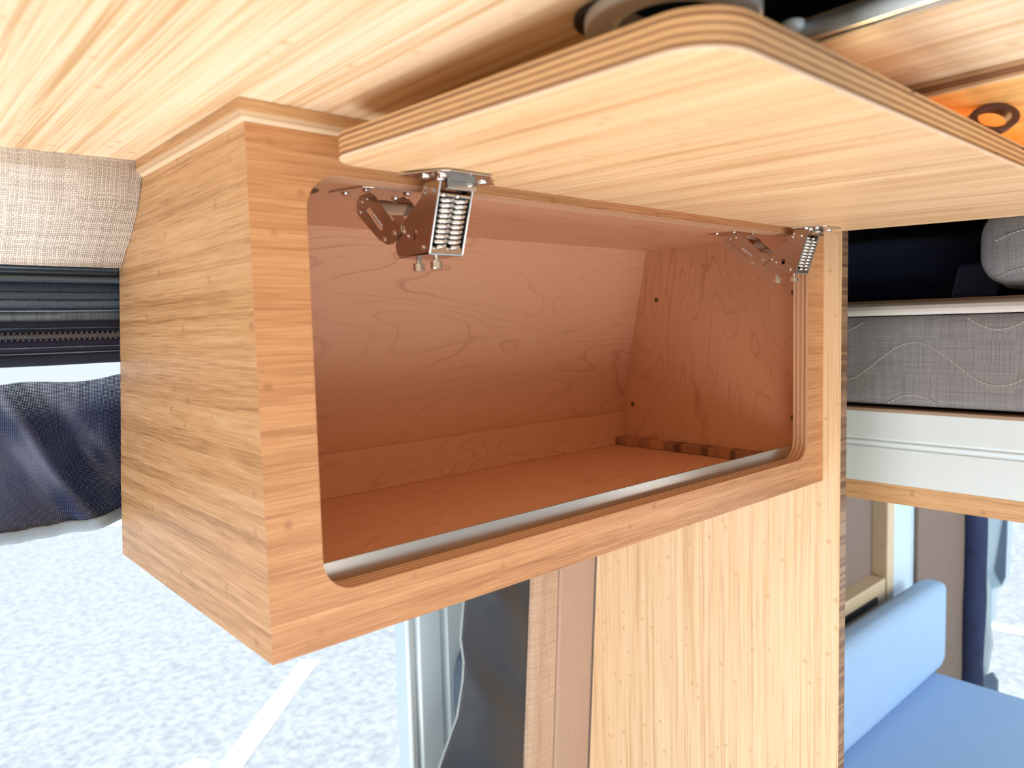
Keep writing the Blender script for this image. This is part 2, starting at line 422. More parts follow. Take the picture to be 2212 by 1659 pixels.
def cushion(x0, x1, y0, y1, z0, z1, r, bm=None, bulge=0.0, n=10):
    bm = box(x0, x1, y0, y1, z0, z1)
    bmesh.ops.subdivide_edges(bm, edges=bm.edges[:], cuts=n, use_grid_fill=True)
    cx, cy, cz = (x0 + x1) / 2, (y0 + y1) / 2, (z0 + z1) / 2; hx, hy, hz = (x1 - x0) / 2, (y1 - y0) / 2, (z1 - z0) / 2
    for v in bm.verts:
        p = Vector((v.co.x - cx, v.co.y - cy, v.co.z - cz))
        q = Vector((max(-hx + r, min(hx - r, p.x)), max(-hy + r, min(hy - r, p.y)), max(-hz + r, min(hz - r, p.z))))
        d = p - q
        if d.length > 1e-9: p = q + d.normalized() * r
        if bulge:
            b = bulge
            p.x *= 1 + b * (1 - (p.y / hy) ** 2) * (1 - (p.z / hz) ** 2) * .06 / max(hx, .03)
            p.y *= 1 + b * (1 - (p.x / hx) ** 2) * (1 - (p.z / hz) ** 2) * .06 / max(hy, .03)
            p.z *= 1 + b * (1 - (p.x / hx) ** 2) * (1 - (p.y / hy) ** 2) * .06 / max(hz, .03)
        v.co = p + Vector((cx, cy, cz))
    return bm

# ================================================================== THE SETTING
ZC = .4355
# ceiling board; behind its far edge (slightly skewed) the fabric headliner starts
ceil_pts = [(-1.6, .385), (-1.6, -1.6), (.380, -1.6), (.380, .222), (0, .2555)]
ce = link('ceiling', plate('Z', ceil_pts, ZC, ZC + .012, bm=None, sidemat=0,
          holes=[rrect(.088, .224, -.60, -.262, .02)]), M['ceil'])
structure(ce)
van_roof = structure(link('roof', box(-1.8, 4.2, -1.7, .8, .56, .60), M['dark_wall']))
# ceiling beyond the cabinet run, over the bed
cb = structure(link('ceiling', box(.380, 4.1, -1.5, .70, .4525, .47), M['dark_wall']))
# unseen rest of the van shell: floor, and walls added to block ground light
structure(link('wall_left_block', box(-1.80, -1.76, -1.66, .66, -1.25, .56), M['felt_grey']), 'unseen grey end wall of the van, added to block ground light')
structure(link('wall_window_block', box(-1.76, -.42, .50, .56, -1.25, .56), M['felt_grey']), 'unseen grey van wall left of the window opening, added to block ground light')
structure(link('wall_door_block', box(-1.76, 4.1, -1.66, -1.62, -.05, .56), M['felt_grey']), 'unseen grey van wall above the side door opening, added to block outside light')
structure(link('floor', box(-1.80, 2.9, -1.66, .66, -1.30, -1.25), M['floor']), 'grey van floor')
# asphalt outside
gr = structure(link('ground', box(-60, 120, -60, 120, -2.0, -1.9), M['asphalt']))
def strip(name, a, b, wd, z=-1.9):
    a = Vector(a); b = Vector(b); d = (b - a).normalized(); n = Vector((-d.y, d.x)) * wd / 2
    return plate('Z', [tuple(a - n), tuple(b - n), tuple(b + n), tuple(a + n)], z, z + .006)
o = link('parking_line', strip('parking_line', (1.92, 3.92), (1.03, 3.05), .13), [M['road_paint']] * 2)
tagthing(o, 'short white parking line running diagonally on the asphalt below the cabinet corner', 'road marking')
o = link('parking_line', strip('parking_line', (-3.0, 13.45), (6.0, 5.3), .32), [M['road_paint']] * 2)
tagthing(o, 'long white line on the asphalt just under the hanging mesh curtain', 'road marking')
o = link('parking_line', strip('parking_line', (5.55, 1.08), (5.70, .30), .16), [M['road_paint']] * 2)
tagthing(o, 'white painted line on the asphalt outside the rear door beside the blue bench', 'road marking')
o = link('painted_dot', lathe((.915, 3.15, -1.9), (0, 0, 1), [(.0001, .0), (.08, .0), (.08, .025), (.066, .04), (.0001, .045)], 28), M['road_paint'], smooth=True)
tagthing(o, 'round white marker on the asphalt at the end of the diagonal parking line', 'road marking')

# bulkhead panel: bamboo board across the van, its foot follows the van wall
bulk = link('bulkhead_panel', plate('X', [(-.029, .43), (-.029, -1.0), (.545, -1.0), (.524, -.713), (.4897, -.224), (.455, -.02), (.425, .12), (.385, .25), (.34, .345), (.27, .40), (.255, .43)], .9307, .9525),
            [M['bam_bulk'], M['block_bulk']], bevel=.0008)
tagthing(bulk, 'tall pale bamboo bulkhead panel standing against the right end of the open cabinet', 'panel')

# pillars and covers along the van wall under the cabinet
def vext(name, prof, z0, z1, mats, slope=0.07, n=1, y0z=-.224, label=None):
    """upright member: horizontal outline prof, leaning outwards with the van wall"""
    bm = bmesh.new(); rings = []
    for k in range(n + 1):
        z = z0 + (z1 - z0) * k / n; dy = (y0z - z) * slope
        rings.append([bm.verts.new((x, y + dy, z)) for x, y in prof])
    N = len(prof)
    for a, b in zip(rings, rings[1:]):
        for i in range(N): bm.faces.new((a[i], a[(i + 1) % N], b[(i + 1) % N], b[i]))
    bm.faces.new(rings[0]); bm.faces.new(rings[-1])
    return link(name, bm, mats, bevel=.003)
pc = vext('trim_1', [(.742, .500), (.748, .492), (.765, .490), (.785, .494), (.820, .494), (.820, .56), (.742, .56)], -1.0, .30, M['woven_trim'])
structure(pc, 'beige woven pillar cover beside the black cloth')
pc = vext('trim_2', [(.8225, .497), (.829, .493), (.9305, .493), (.9305, .56), (.8225, .56)], -1.0, .30, M['felt'])
structure(pc, 'pinkish beige felt pillar cover against the bamboo bulkhead')

# pale painted van pillar seen past the cloth
body = structure(vext('door_1', [(.552, .66), (.556, .655), (.568, .655), (.571, .657), (.576, .657), (.580, .651), (.628, .649), (.634, .652), (.642, .653), (.648, .648), (.700, .648), (.700, .70), (.552, .70)], -1.2, .2, M['white_paint'], slope=.0),
                 'pale blue-white painted van door edge left of the black cloth')
link('seal_strip', box(.5555, .5665, .6515, .6551, -1.2, .2), M['groove'], parent=body, bevel=.001)
hd = link('door_handle', plate('Y', [(.664, -.565), (.655, -.545), (.652, -.50), (.654, -.45), (.662, -.418), (.678, -.398), (.70, -.395), (.72, -.43), (.72, -.57)], .60, .645), [M['handle']] * 2, parent=body, bevel=.006)

# ================================================================== CABINET
W, H = .9307, .42
cab = empty('overhead_cabinet', (0, 0, 0), 'open bamboo overhead cabinet with its flap door raised, mounted under the bamboo ceiling', 'cabinet')
wall_prof = [(.4226, 0.), (.409, .09), (.390, .17), (.372, .26), (.3545, .3464), (.3425, .398), (.3425, .42)]
# left side panel
o = link('side_panel', plate('X', [(.0241, 0.), ] + wall_prof + [(.0241, .42)], 0, .018), [M['bam_side'], M['bam_side']], parent=cab)
me = o.data; me.materials.append(M['maple_side'])
for p in me.polygons:
    if p.normal.x > .9: p.material_index = 2
# right side panel, maple inside
link('side_panel', plate('X', [(.0241, 0.018), (.4226, .018), (.4226, .09), (.400, .17), (.382, .26), (.362, .3464), (.3525, .398), (.0241, .398)], .9127, .9302), [M['maple_side']] * 2, parent=cab)
# floor, top, sloping back, bottom back rail
link('bottom_panel', box(.0185, .930, .0241, .4225, .0005, .0250), M['maple_floor'], parent=cab)
link('top_panel', box(.0185, .930, .0241, .338, .398, .4195), M['maple_top'], parent=cab)
bp = bmesh.new()
a = [(.335, .398), (.4045, .0865), (.4085, .0865), (.341, .398)]
plate('X', a, .0185, .9125, bm=bp)
link('back_panel', bp, [M['maple_back']] * 2, parent=cab)
link('back_rail', box(.0185, .9125, .3965, .4030, .0252, .0890), M['maple_back'], parent=cab, bevel=.0006)
# front frame with rounded opening
OX0, OX1, OZ0, OZ1 = .0473, .8794, .0438, .3882
fr = plate('Y', [(0, 0), (W - .0004, 0), (W - .0004, H), (0, H)], 0, .0240, holes=[rrect(OX0, OX1, OZ0, OZ1, .03, 12)], sidemat=0, capmat=0, holemat=1)
fo = link('front_frame', fr, [M['bam_front'], M['ply_frame'], M['bam_side']], parent=cab)
for p in fo.data.polygons:
    if p.normal.x < -.9 and abs(p.center.x) < .001: p.material_index = 2
# aluminium retaining lip standing behind the lower edge of the opening, rounded at its far top corner
def arc(cx, cz, r, a0, a1, n=6): return [(cx + r * math.cos(a0 + (a1 - a0) * k / n), cz + r * math.sin(a0 + (a1 - a0) * k / n)) for k in range(n + 1)]
o = link('edge_strip', plate('Y', [(.019, .026), (.912, .026), (.912, .040)] + arc(.880, .0500, .0125, 0, PI / 2) + arc(.031, .0500, .0125, PI / 2, PI), .0246, .0264), [M['alu']] * 2, parent=cab, bevel=.0004)
o['label'] = 'brushed aluminium retaining lip'
# cleat on the floor at the right wall
link('cleat', box(.886, .9125, .062, .3955, .0252, .0405), [M['block_cleat']], parent=cab, bevel=.002)['label'] = 'laminated bamboo cleat with dark end grain'
# screw caps on the right wall
capm = None
for y, z in ((.3132, .3048), (.3731, .1039), (.0405, .3046), (.0405, .1018)):
    if capm is None:
        bm = lathe((0, 0, 0), (-1, 0, 0), [(.0034, 0), (.0046, .0004), (.0044, .0011), (.0026, .0013), (.0016, .0005), (.0001, .0004)], 14)
        capm = link('screw_cap', bm, M['screwcap'], parent=cab, smooth=True, local=True); capm.location = (.9127, y, z)
        capm['label'] = 'small dark bronze screw cap'
    else:
        c = capm.copy(); COL.objects.link(c); c.location = (.9127, y, z)
c = link('screw_cap', lathe((.106, .117, .398), (0, 0, -1), [(.013, 0), (.013, .0012), (.009, .0028), (.004, .0028), (.003, .0015), (.0001, .0015)], 18), M['screwcap'], parent=cab, smooth=True)
# trim board on top of the cabinet, proud by 6 mm, lower corner chamfered
def sweep_trim():
    bm = bmesh.new()
    prof = [(.0, .4201), (.0052, .4252), (.0062, .4262), (.0062, .4352), (-.02, .4352), (-.02, .4201)]
    # path: back of left side -> front-left corner -> right end
    def ring(x, y, dx, dy): return [bm.verts.new((x + dx * o_, y + dy * o_, z)) for o_, z in prof]
    rs = [ring(0, .256, -1, 0), ring(0, 0, -1, -1), ring(.929, 0, 0, -1)]
    for a, b in zip(rs, rs[1:]):
        for i in range(len(prof)):
            f = bm.faces.new((a[i], a[(i + 1) % len(prof)], b[(i + 1) % len(prof)], b[i]))
            f.material_index = {0: 1, 1: 1}.get(i, 0) if a is rs[1] else {0: 1, 1: 1}.get(i, 2)
    bm.faces.new(rs[0]); bm.faces.new(rs[-1]); return bm
link('top_board', box(.381, .930, .0, .30, .4203, .4520), M['bam_trim'], parent=cab)
link('top_trim', sweep_trim(), [M['bam_trim'], M['ply_trim'], M['bam_trim_y']], parent=cab)['label'] = 'bamboo trim board with pale plywood edge'

# flap door: local frame origin at its hinge edge, Y outwards negative, Z thickness
door_tilt = math.atan2(.0095, .343)
dm = plate('Z', rrect(.0495, .8785, -.3435, 0, .030, 12), 0, .019, sidemat=1)
door = link('door', dm, [M['bam_door'], M['ply_door']], parent=cab, local=True, bevel=.0012)
door.location = (0, -.0285, .3905); door.rotation_euler = (door_tilt, 0, 0)
door['label'] = 'raised bamboo plywood flap door with layered edge and rounded corners'

# ---------------------------------------------------------------- spring hinges
HO = Vector((.168, 0, .360))
def L(p): return (p[0] - HO.x, p[1] - HO.y, p[2] - HO.z)
def shp(bm):
    for v in bm.verts: v.co -= HO
    return bm
side_pts = [(-.0405, .3862), (-.0385, .3875), (-.018, .3875), (-.0115, .376), (.0172, .3584), (.0295, .345), (.0312, .338), (.0289, .3300), (.026, .3285), (-.0195, .3262), (-.0215, .3275)]
slot = [(-.004, .349), (.001, .349), (.001, .341), (-.004, .341)]
bm = bmesh.new()
for x0, x1 in ((.1500, .1512), (.1858, .1870)):
    plate('X', side_pts, x0, x1, holes=[slot], bm=bm)
plate('Z', [(.150, -.0205), (.187, -.0205), (.187, .027), (.150, .027)], .3266, .3280, bm=bm)       # bottom web
# rolled front lips of the channel
for x in (.1506, .1864):
    tube([(x, -.0395, .3862), (x, -.0205, .3275)], .0012, 6, bm=bm)
tube([(.1506, -.0205, .3272), (.1864, -.0205, .3272)], .0014, 6, bm=bm)
box(.1512, .1858, -.0215, -.0195, .328, .3335, bm=bm)     # lower front web
hinge = link('hinge', shp(bm), M['chrome'], parent=cab, local=True)
hinge.location = HO; hinge['label'] = 'chromed steel spring hinge holding the flap up'
kids = []
def kid(name, bm, mat, smooth=False, bevel=0, tagst=False):
    o = link(name, shp(bm), mat, parent=hinge, local=True, smooth=smooth, bevel=bevel); kids.append(o)
    if tagst: stuffpart(o)
    return o
bm = bmesh.new()
v_ = [bm.verts.new(c) for c in ((.1514, -.0305, .3800), (.1856, -.0305, .3800), (.1856, -.0105, .3285), (.1514, -.0105, .3285), (.1514, -.0295, .3800), (.1856, -.0295, .3800), (.1856, -.0095, .3285), (.1514, -.0095, .3285))]
for f in ((0, 1, 2, 3), (4, 5, 6, 7), (0, 1, 5, 4), (1, 2, 6, 5), (2, 3, 7, 6), (3, 0, 4, 7)): bm.faces.new([v_[i] for i in f])
kid('spring_shade_sheet', bm, M['vent_black'])  # black sheet added as the dark shade inside the hinge, behind the springs
kid('spring_bar', box(.1516, .1854, -.0365, -.0310, .3745, .3775), M['chrome'], bevel=.0006)
# plate under the door (follows its slope)
kid('door_plate', plate('Z', [(.112, -.0340), (.119, -.050), (.129, -.070), (.135, -.074), (.178, -.074), (.190, -.058), (.204, -.048), (.197, -.040), (.187, -.034)], .3868, .3884), [M['chrome']] * 2, bevel=.0004)
kid('door_plate_lug', box(.1550, .1862, -.0445, -.0400, .3795, .3870), M['chrome'], bevel=.0008)
kid('cabinet_plate', plate('Z', [(.128, .112), (.134, .085), (.140, .068), (.150, .064), (.196, .064), (.206, .080), (.210, .108), (.196, .117), (.140, .119)], .3962, .3978), [M['chrome']] * 2, bevel=.0004)
# folding arm to the cabinet plate: two cheeks with an elongated slot, one spring
arm = [(.088, .3915), (.094, .386), (.0935, .3762), (.088, .371), (.055, .346), (.0415, .3405), (.033, .3405), (.018, .350), (.0185, .3555), (.0265, .3605), (.034, .362), (.061, .388), (.070, .3925)]
hole = [(.079, .377), (.072, .380), (.047, .3585), (.050, .3545), (.056, .356)]
bm = bmesh.new()
plate('X', arm, .1480, .1494, holes=[hole], bm=bm); plate('X', arm, .1876, .1890, holes=[hole], bm=bm)
box(.1494, .1876, .060, .0625, .372, .3835, bm=bm)
kid('arm', bm, M['chrome'])
# link between the arm and the door side
link_p = [(-.030, .383), (-.022, .386), (.034, .349), (.030, .342), (.022, .343)]
bm = bmesh.new()
tube([(.1494, .080, .3865), (.1876, .080, .3865)], .0022, 8, bm=bm)
tube([(.1512, -.020, .3815), (.1858, -.020, .3815)], .0022, 8, bm=bm)
stuffpart(kid('link_pins', bm, M['chrome']))
kid('link_bar', plate('X', link_p, .1823, .1835), M['chrome'])
kid('link_bar', plate('X', link_p, .1535, .1547), M['chrome'])
def coil(a, b, r, turns, wire, n=12):
    a = Vector(a); b = Vector(b); d = (b - a).normalized(); u = d.orthogonal().normalized(); s = d.cross(u); N = int(turns * n)
    pts = [a + (b - a) * (k / N) + (u * math.cos(2 * PI * k / n) + s * math.sin(2 * PI * k / n)) * r for k in range(N + 1)]
    return tube(pts, wire, 6)
for x in (.1605, .1755):
    kid('spring', coil((x, -.0345, .3765), (x, -.0195, .3345), .0062, 10, .00175), M['spring'], smooth=True)
kid('spring', coil((.152, .067, .372), (.152, .045, .354), .0028, 9, .0006), M['spring'], smooth=True)
bm = bmesh.new()
for xa in (.1494, .150):
    pass
for (y, z, r) in ((-.0295, .3800, .0022), (-.0165, .3800, .0022), (.010, .345, .0018), (.017, .350, .0022), (-.0125, .333, .0022), (-.018, .384, .0016)):
    lathe((.1500, y, z), (-1, 0, 0), [(r, 0), (r, .0008), (r * .6, .0014), (.0001, .0014)], 10, bm=bm)
for (y, z, r) in ((.0845, .386, .0022), (.0885, .377, .0024), (.075, .3875, .0018), (.030, .350, .0026), (.047, .346, .0026)):
    lathe((.1480, y, z), (-1, 0, 0), [(r, 0), (r, .0008), (r * .6, .0014), (.0001, .0014)], 10, bm=bm)
kid('rivets', bm, M['spring'], smooth=False, tagst=True)
for (x, y) in ((.165, .0165), (.165, -.0105)):
    kid('adjustment_screw', lathe((x, y, .3270), (0, 0, -1), [(.0026, 0), (.0026, .0052), (.0052, .0054), (.0056, .0060), (.0056, .0112), (.0050, .0120), (.0024, .0120), (.0022, .0095), (.0001, .0095)], 18), M['spring'])
for (x, y, z) in ((.131, -.0455, .3867), (.141, -.056, .3867), (.147, -.044, .3867), (.187, -.052, .3867), (.143, .106, .3961), (.151, .080, .3961), (.199, .104, .3961), (.194, .075, .3961)):
    kid('screw', lathe((x, y, z), (0, 0, -1), [(.0042, 0), (.0040, .0010), (.0026, .0019), (.0001, .0021)], 14), M['spring'], smooth=True)
h2 = hinge.copy(); COL.objects.link(h2); h2.location = HO + Vector((.650, 0, .0015))
for k_ in kids:
    c = k_.copy(); COL.objects.link(c); c.parent = h2

# ================================================================== LEFT SIDE: headliner, rail, screen, mesh
hp0 = [(.2540, .4365), (.2556, .4270), (.2580, .4186), (.2735, .3965), (.300, .3735), (.330, .3535), (.3425, .3440), (.3460, .3375)]
def spline(P, n=6):
    out = []
    for i in range(len(P) - 1):
        p0, p1, p2, p3 = [Vector(P[max(0, min(len(P) - 1, k))]) for k in (i - 1, i, i + 1, i + 2)]
        for k in range(n):
            t_ = k / n; out.append(tuple(.5 * ((2 * p1) + (p2 - p0) * t_ + (2 * p0 - 5 * p1 + 4 * p2 - p3) * t_ ** 2 + (3 * p1 - p0 - 3 * p2 + p3) * t_ ** 3)))
    return out + [tuple(P[-1])]
hp = spline(hp0); NH = len(hp) - 1
bm = bmesh.new(); rows = []
for i in range(9):
    x = -1.2 + 1.1992 * i / 8; sk = -.0829 * (x)
    rows.append([bm.verts.new((x, y + sk * max(0., (1 - j / NH)), z)) for j, (y, z) in enumerate(hp)])
for a, b in zip(rows, rows[1:]):
    for j in range(NH): bm.faces.new((a[j], b[j], b[j + 1], a[j + 1]))
o = link('headliner', bm, M['headliner'], smooth=True); solid(o, .004, 1)
tagthing(o, 'curved beige woven headliner strip between the bamboo ceiling and the dark rail', 'headliner')

rp = [(.3700, .3400), (.3660, .3410), (.3600, .3390), (.3590, .3355), (.3630, .3325), (.3630, .3300), (.3575, .3275), (.3570, .3240), (.3620, .3215), (.3720, .3215), (.3760, .3300), (.3745, .3400)]
o = link('awning_rail', plate('X', rp, -1.2, .012), [M['rail_black']] * 2, bevel=.0012, seg=3)
tagthing(o, 'glossy dark horizontal rail along the lower edge of the beige headliner', 'rail')

scr = empty('screen_header', (-.4, .375, .235), 'dark fabric screen header with a horizontal zipper below the glossy rail', 'screen')
def band(name, z1, z0, y, mat, wav=0.0, n=1, th=.0015, x1=.09):
    def fn(u, v):
        x = -1.2 + (1.2 + x1) * u; z = z1 + (z0 - z1) * v
        return (x, y + wav * math.sin(x * 31 + v * 3), z + wav * .6 * math.sin(x * 19))
    o = link(name, grid(fn, 60, n), mat, parent=scr, smooth=True); solid(o, th); return o
band('webbing_band', .3225, .2914, .3740, M['web'], 0, 2)
for zz in (.312, .3035, .2935):
    band('seam', zz, zz - .0009, .3728, M['tape'], 0.0003)
band('sheer_band', .2914, .279, .3775, M['sheer'], .0006, 2)
band('zipper_tape', .2805, .2655, .3750, M['tape'], .0002, 2, .001)
band('zipper_tape', .2630, .2455, .3750, M['tape'], .0003, 2, .001)
band('seam', .2735, .2727, .3738, M['sheer'])
band('seam', .2530, .2522, .3738, M['sheer'])
band('seam', .2468, .2461, .3738, M['sheer'], .0002)
band('hook_and_loop_strip', .2460, .2335, .3760, M['velcro'], .0008, 3, .002)
bm = bmesh.new()
for k in range(-20, 130):
    x = -.002 - k * .0026
    zt = .2655 if k % 2 == 0 else .2632
    box(x - .0011, x + .0011, .3706, .3748, zt - .0035, zt + .0035, bm=bm)
stuffpart(link('zipper_teeth', bm, M['teeth'], parent=scr, bevel=.0004))
bm = box(-.012, -.008, .3560, .3573, .3255, .3300)

# sagging insect mesh with folds
def meshfn(u, v):
    x = -1.0 + 1.45 * u
    zt = .2150 + .003 * math.sin(x * 23) + .002 * math.sin(x * 57) + (-.02 * max(0, x))
    zb = .0445 - .062 * max(0, -x) + .002 * math.sin(x * 30)
    z = zt + (zb - zt) * v
    y = .4320 + .016 * math.sin(PI * v) * (1 + .7 * math.sin(x * 34 + v * 4.5)) - .020 * math.exp(-((x + .075 - (v - .45) * .09) / .016) ** 2) + .010 * math.exp(-((x + .030 - (v - .45) * .09) / .014) ** 2) * math.sin(PI * v)
    y += .0016 * math.exp(-v * 9) * math.sin(x * 260 + 8 * v)
    return (x, y + (.022 if x > .0 else 0.0) * min(1, max(0, x) * 20), z)
mesh_c = link('mesh_curtain', grid(meshfn, 260, 60), M['mesh'], smooth=True)
tagthing(mesh_c, 'navy insect mesh curtain hanging loosely left of the cabinet', 'curtain')
def hemfn(u, v):
    x, y, z = meshfn(u, 1.0)
    return (x, y - .0015 + .001 * math.sin(v * 9), z + .010 - .014 * v + .0006 * math.sin(x * 200))
o = link('hem', grid(hemfn, 200, 4), M['hem'], parent=mesh_c, smooth=True); solid(o, .0012)
def hem2(u, v):
    x, y, z = meshfn(u, 0.0)
    return (x, y - .001, z + .002 - .006 * v)

# ================================================================== BLACK CLOTH with zipper
def cloth(u, v):
    z = .12 - 1.0 * v
    yw = .492 + (-.224 - z) * .07
    xl = .588 - .004 * math.sin(z * 18) + (-.224 - z) * -.05
    zz = [(.2, .580), (-.24, .580), (-.305, .574), (-.354, .582), (-.391, .580), (-.457, .568), (-.517, .538), (-.60, .500), (-1., .42)]
    for (za, xa), (zb_, xb) in zip(zz, zz[1:]):
        if zb_ <= z <= za:
            q = (za - z) / (za - zb_); q = q * q * (3 - 2 * q) if False else q; xl = xa + (xb - xa) * q
    xr = .7435 - (.08 * max(0, -.224 - z)) * .25
    x = xl + (xr - xl) * u
    y = yw + .008 - .020 * math.sin(PI * u) * (.6 + .5 * math.sin(z * 26 + u * 5)) - .006 * math.sin(z * 60 + u * 9) * u * (1 - u) * 2
    return (x, y, z)
clo = link('cloth_flap', grid(cloth, 30, 110), M['blackcloth'], smooth=True); solid(clo, .0016)
tagthing(clo, 'unzipped black cloth flap hanging below the cabinet beside the beige pillar', 'curtain')
pts = [cloth(0, k / 220) for k in range(221)]
link('zipper_cord', tube([(p[0] - .0012, p[1], p[2]) for p in pts], .0016, 6), M['handle'], parent=clo, smooth=True)
bm = bmesh.new()
for k in range(0, 300):
    p = cloth(0, k / 300)
    box(p[0] - .0046, p[0] - .0020, p[1] - .0018, p[1] + .0018, p[2] - .0009, p[2] + .0009, bm=bm)
stuffpart(link('zipper_teeth', bm, M['groove'], parent=clo))

# ================================================================== BED beyond the bulkhead
XB = 1.10
bed = empty('bed_platform', (XB, -.3, -.06), 'white aluminium bed rail with a bamboo board beneath, right of the bulkhead panel', 'bed')
rl = [(XB, .0975), (XB, .0505), (XB + .002, .0495), (XB + .002, .0465), (XB - .0005, .0455), (XB - .0005, .0415), (XB + .0025, .0405), (XB + .0025, .0355), (XB, .0345), (XB, -.0275), (XB + .03, -.0275), (XB + .03, .0975)]
bm = bmesh.new()
a0, a1 = .60, -1.3
r0 = [bm.verts.new((x, a0, z)) for x, z in rl]; r1 = [bm.verts.new((x, a1, z)) for x, z in rl]
for i in range(len(rl)):
    bm.faces.new((r0[i], r0[(i + 1) % len(rl)], r1[(i + 1) % len(rl)], r1[i]))
bm.faces.new(r0); bm.faces.new(r1)
link('side_rail', bm, M['rail_white'], parent=bed, bevel=.0008)
link('ledge', box(XB - .004, XB + .9, -1.3, .6, .0975, .1035), M['tan_ledge'], parent=bed, bevel=.001)
link('bamboo_board', box(XB + .002, XB + .024, -1.3, .6, -.0615, -.0280), M['bam_bed'], parent=bed, bevel=.001)

mat_ = empty('mattress', (XB + .4, -.3, .104), 'grey quilted mattress with white piping lying on the white bed rail', 'mattress')
link('mattress_body', cushion(XB, XB + .85, -1.25, .44, .1042, .268, .022, n=14), M['mattress'], parent=mat_, smooth=True)
def pipefn():
    prof = [(-.002, .2640), (-.0055, .2690), (-.0062, .2735), (-.004, .2800), (.004, .2845), (.02, .2860), (.82, .2860), (.82, .264)]
    return plate('Y', [(XB + x, z) for x, z in prof], -1.25, .44)
link('piping', pipefn(), [M['piping']] * 2, parent=mat_, bevel=.0012, seg=3)
link('top_cover', box(XB + .022, XB + .82, -1.24, .43, .2855, .2900), M['tan_ledge'], parent=mat_, bevel=.002)
def wave_pts(zc, y0, y1, x, amp=.034, per=.245, ph=-.075):
    n = int(abs(y1 - y0) / .006); return [(x, y0 + (y1 - y0) * k / n, zc + amp * math.cos(2 * PI * ((y0 + (y1 - y0) * k / n) - ph) / per)) for k in range(n + 1)]
bm = bmesh.new()
for zc in (.184 - .088 * 1, .184, .184 + .088):
    P_ = wave_pts(zc, .44, -.85, XB - .0004)
    for k in range(0, len(P_) - 1):
        a, b = Vector(P_[k]), Vector(P_[k + 1])
        if min(a.z, b.z) < .112 or max(a.z, b.z) > .258: continue
        tube([a, a + (b - a) * .72], .00085, 5, bm=bm)
stuffpart(link('stitching', bm, M['stitch'], parent=mat_))

# grey quilted bolster on the mattress
bol = link('bolster', cushion(XB + .012, XB + .40, -.72, -.156, .3000, .440, .055, bulge=.15, n=14), M['mattress'], smooth=True)
tagthing(bol, 'grey quilted pillow lying on the mattress just under the raised flap', 'pillow')
bm = bmesh.new()
for zc in (.316, .373):
    P_ = wave_pts(zc, -.186, -.60, 0, amp=.016, per=.22, ph=-.236)
    for k in range(len(P_) - 1):
        a, b = Vector(P_[k]), Vector(P_[k + 1])
        def sx(p):
            q = min(max(0., p.y + .211), .0545); c_ = .055 - math.sqrt(.055 ** 2 - q ** 2)
            dz = min(max(0., .355 - p.z), .0545); c2 = .055 - math.sqrt(.055 ** 2 - dz ** 2)
            return XB + .0112 - .009 * max(0, (1 - ((p.z - .370) / .070) ** 2)) * max(0, 1 - ((p.y + .438) / .282) ** 2) + c_ + c2
        a.x = sx(a); b.x = sx(b)
        tube([a, a + (b - a) * .7], .0009, 5, bm=bm)
stuffpart(link('stitching', bm, M['stitch'], parent=bol))

# navy bedding heaped behind, dark end of the bunk
def lump(cx, cy, cz, rx, ry, rz, seed, fl=.18):
    bm = bmesh.new(); bmesh.ops.create_icosphere(bm, subdivisions=4, radius=1)
    rnd = random.Random(seed); dirs = [(Vector((rnd.uniform(-1, 1), rnd.uniform(-1, 1), rnd.uniform(-1, 1))).normalized(), rnd.uniform(3, 7), rnd.uniform(0, 6)) for _ in range(5)]
    for v in bm.verts:
        n = v.co.normalized(); k = 1 + sum(math.sin(n.dot(d) * f + p) for d, f, p in dirs) * fl / 5
        n = Vector([math.copysign(abs(c) ** .6, c) for c in n])
        v.co = Vector((cx + n.x * rx * k, cy + n.y * ry * k, max(cz - rz, cz + n.z * rz * k)))
    return bm
o = link('sleeping_bag', lump(XB + .42, .10, .365, .20, .26, .072, 3), M['navy'], smooth=True)
tagthing(o, 'dark navy sleeping bag heaped on the mattress behind the bulkhead edge', 'bedding')
bm = bmesh.new()
v = [bm.verts.new(c) for c in ((XB + .16, -.075, .292), (XB + .16, -.152, .292), (XB + .24, -.13, .292), (XB + .155, -.09, .352), (XB + .15, -.168, .352), (XB + .24, -.14, .350))]
for f in ((0, 1, 4, 3), (1, 2, 5, 4), (2, 0, 3, 5), (0, 1, 2), (3, 4, 5)): bm.faces.new([v[i] for i in f])
o = link('stuff_sack', bm, M['navy_light'], bevel=.006)
tagthing(o, 'small navy blue fabric pouch on the mattress beside the grey pillow', 'bag')
dw = structure(link('wall_back', box(XB + .86, XB + .88, -1.4, .62, .09, .45), M['navy']))

# ================================================================== LOWER RIGHT: bench and van wall
seat = link('seat_cushion', cushion(1.55, 2.755, -.75, .500, -1.22, -1.07, .035, n=14), M['bench_seat'], smooth=True)
tagthing(seat, 'blue fabric seat cushion of the bench seen right of the bulkhead', 'cushion')
back = link('back_cushion', cushion(1.55, 2.815, .400, .500, -1.066, -.735, .038, bulge=.12, n=16), M['bench'], smooth=True)
tagthing(back, 'blue fabric backrest cushion standing on the bench along the van wall', 'cushion')
bb = link('bench_base', box(1.55, 2.74, -.74, .52, -1.60, -1.222), M['light_wood'], bevel=.004)
tagthing(bb, 'light wood bench box under the blue seat cushion', 'bench')
sh = empty('side_shelf', (2.4, .57, -.80), 'light wood ledge with a dark inset strip behind the blue backrest', 'shelf')
link('ledge_board', plate('Z', [(2.0, .540), (2.585, .545), (2.60, .66), (2.0, .66)], -.80, -.705), [M['light_wood']] * 2, parent=sh, bevel=.004)
link('inset_strip', box(2.0, 2.50, .5375, .5415, -.778, -.752), M['vent_black'], parent=sh)
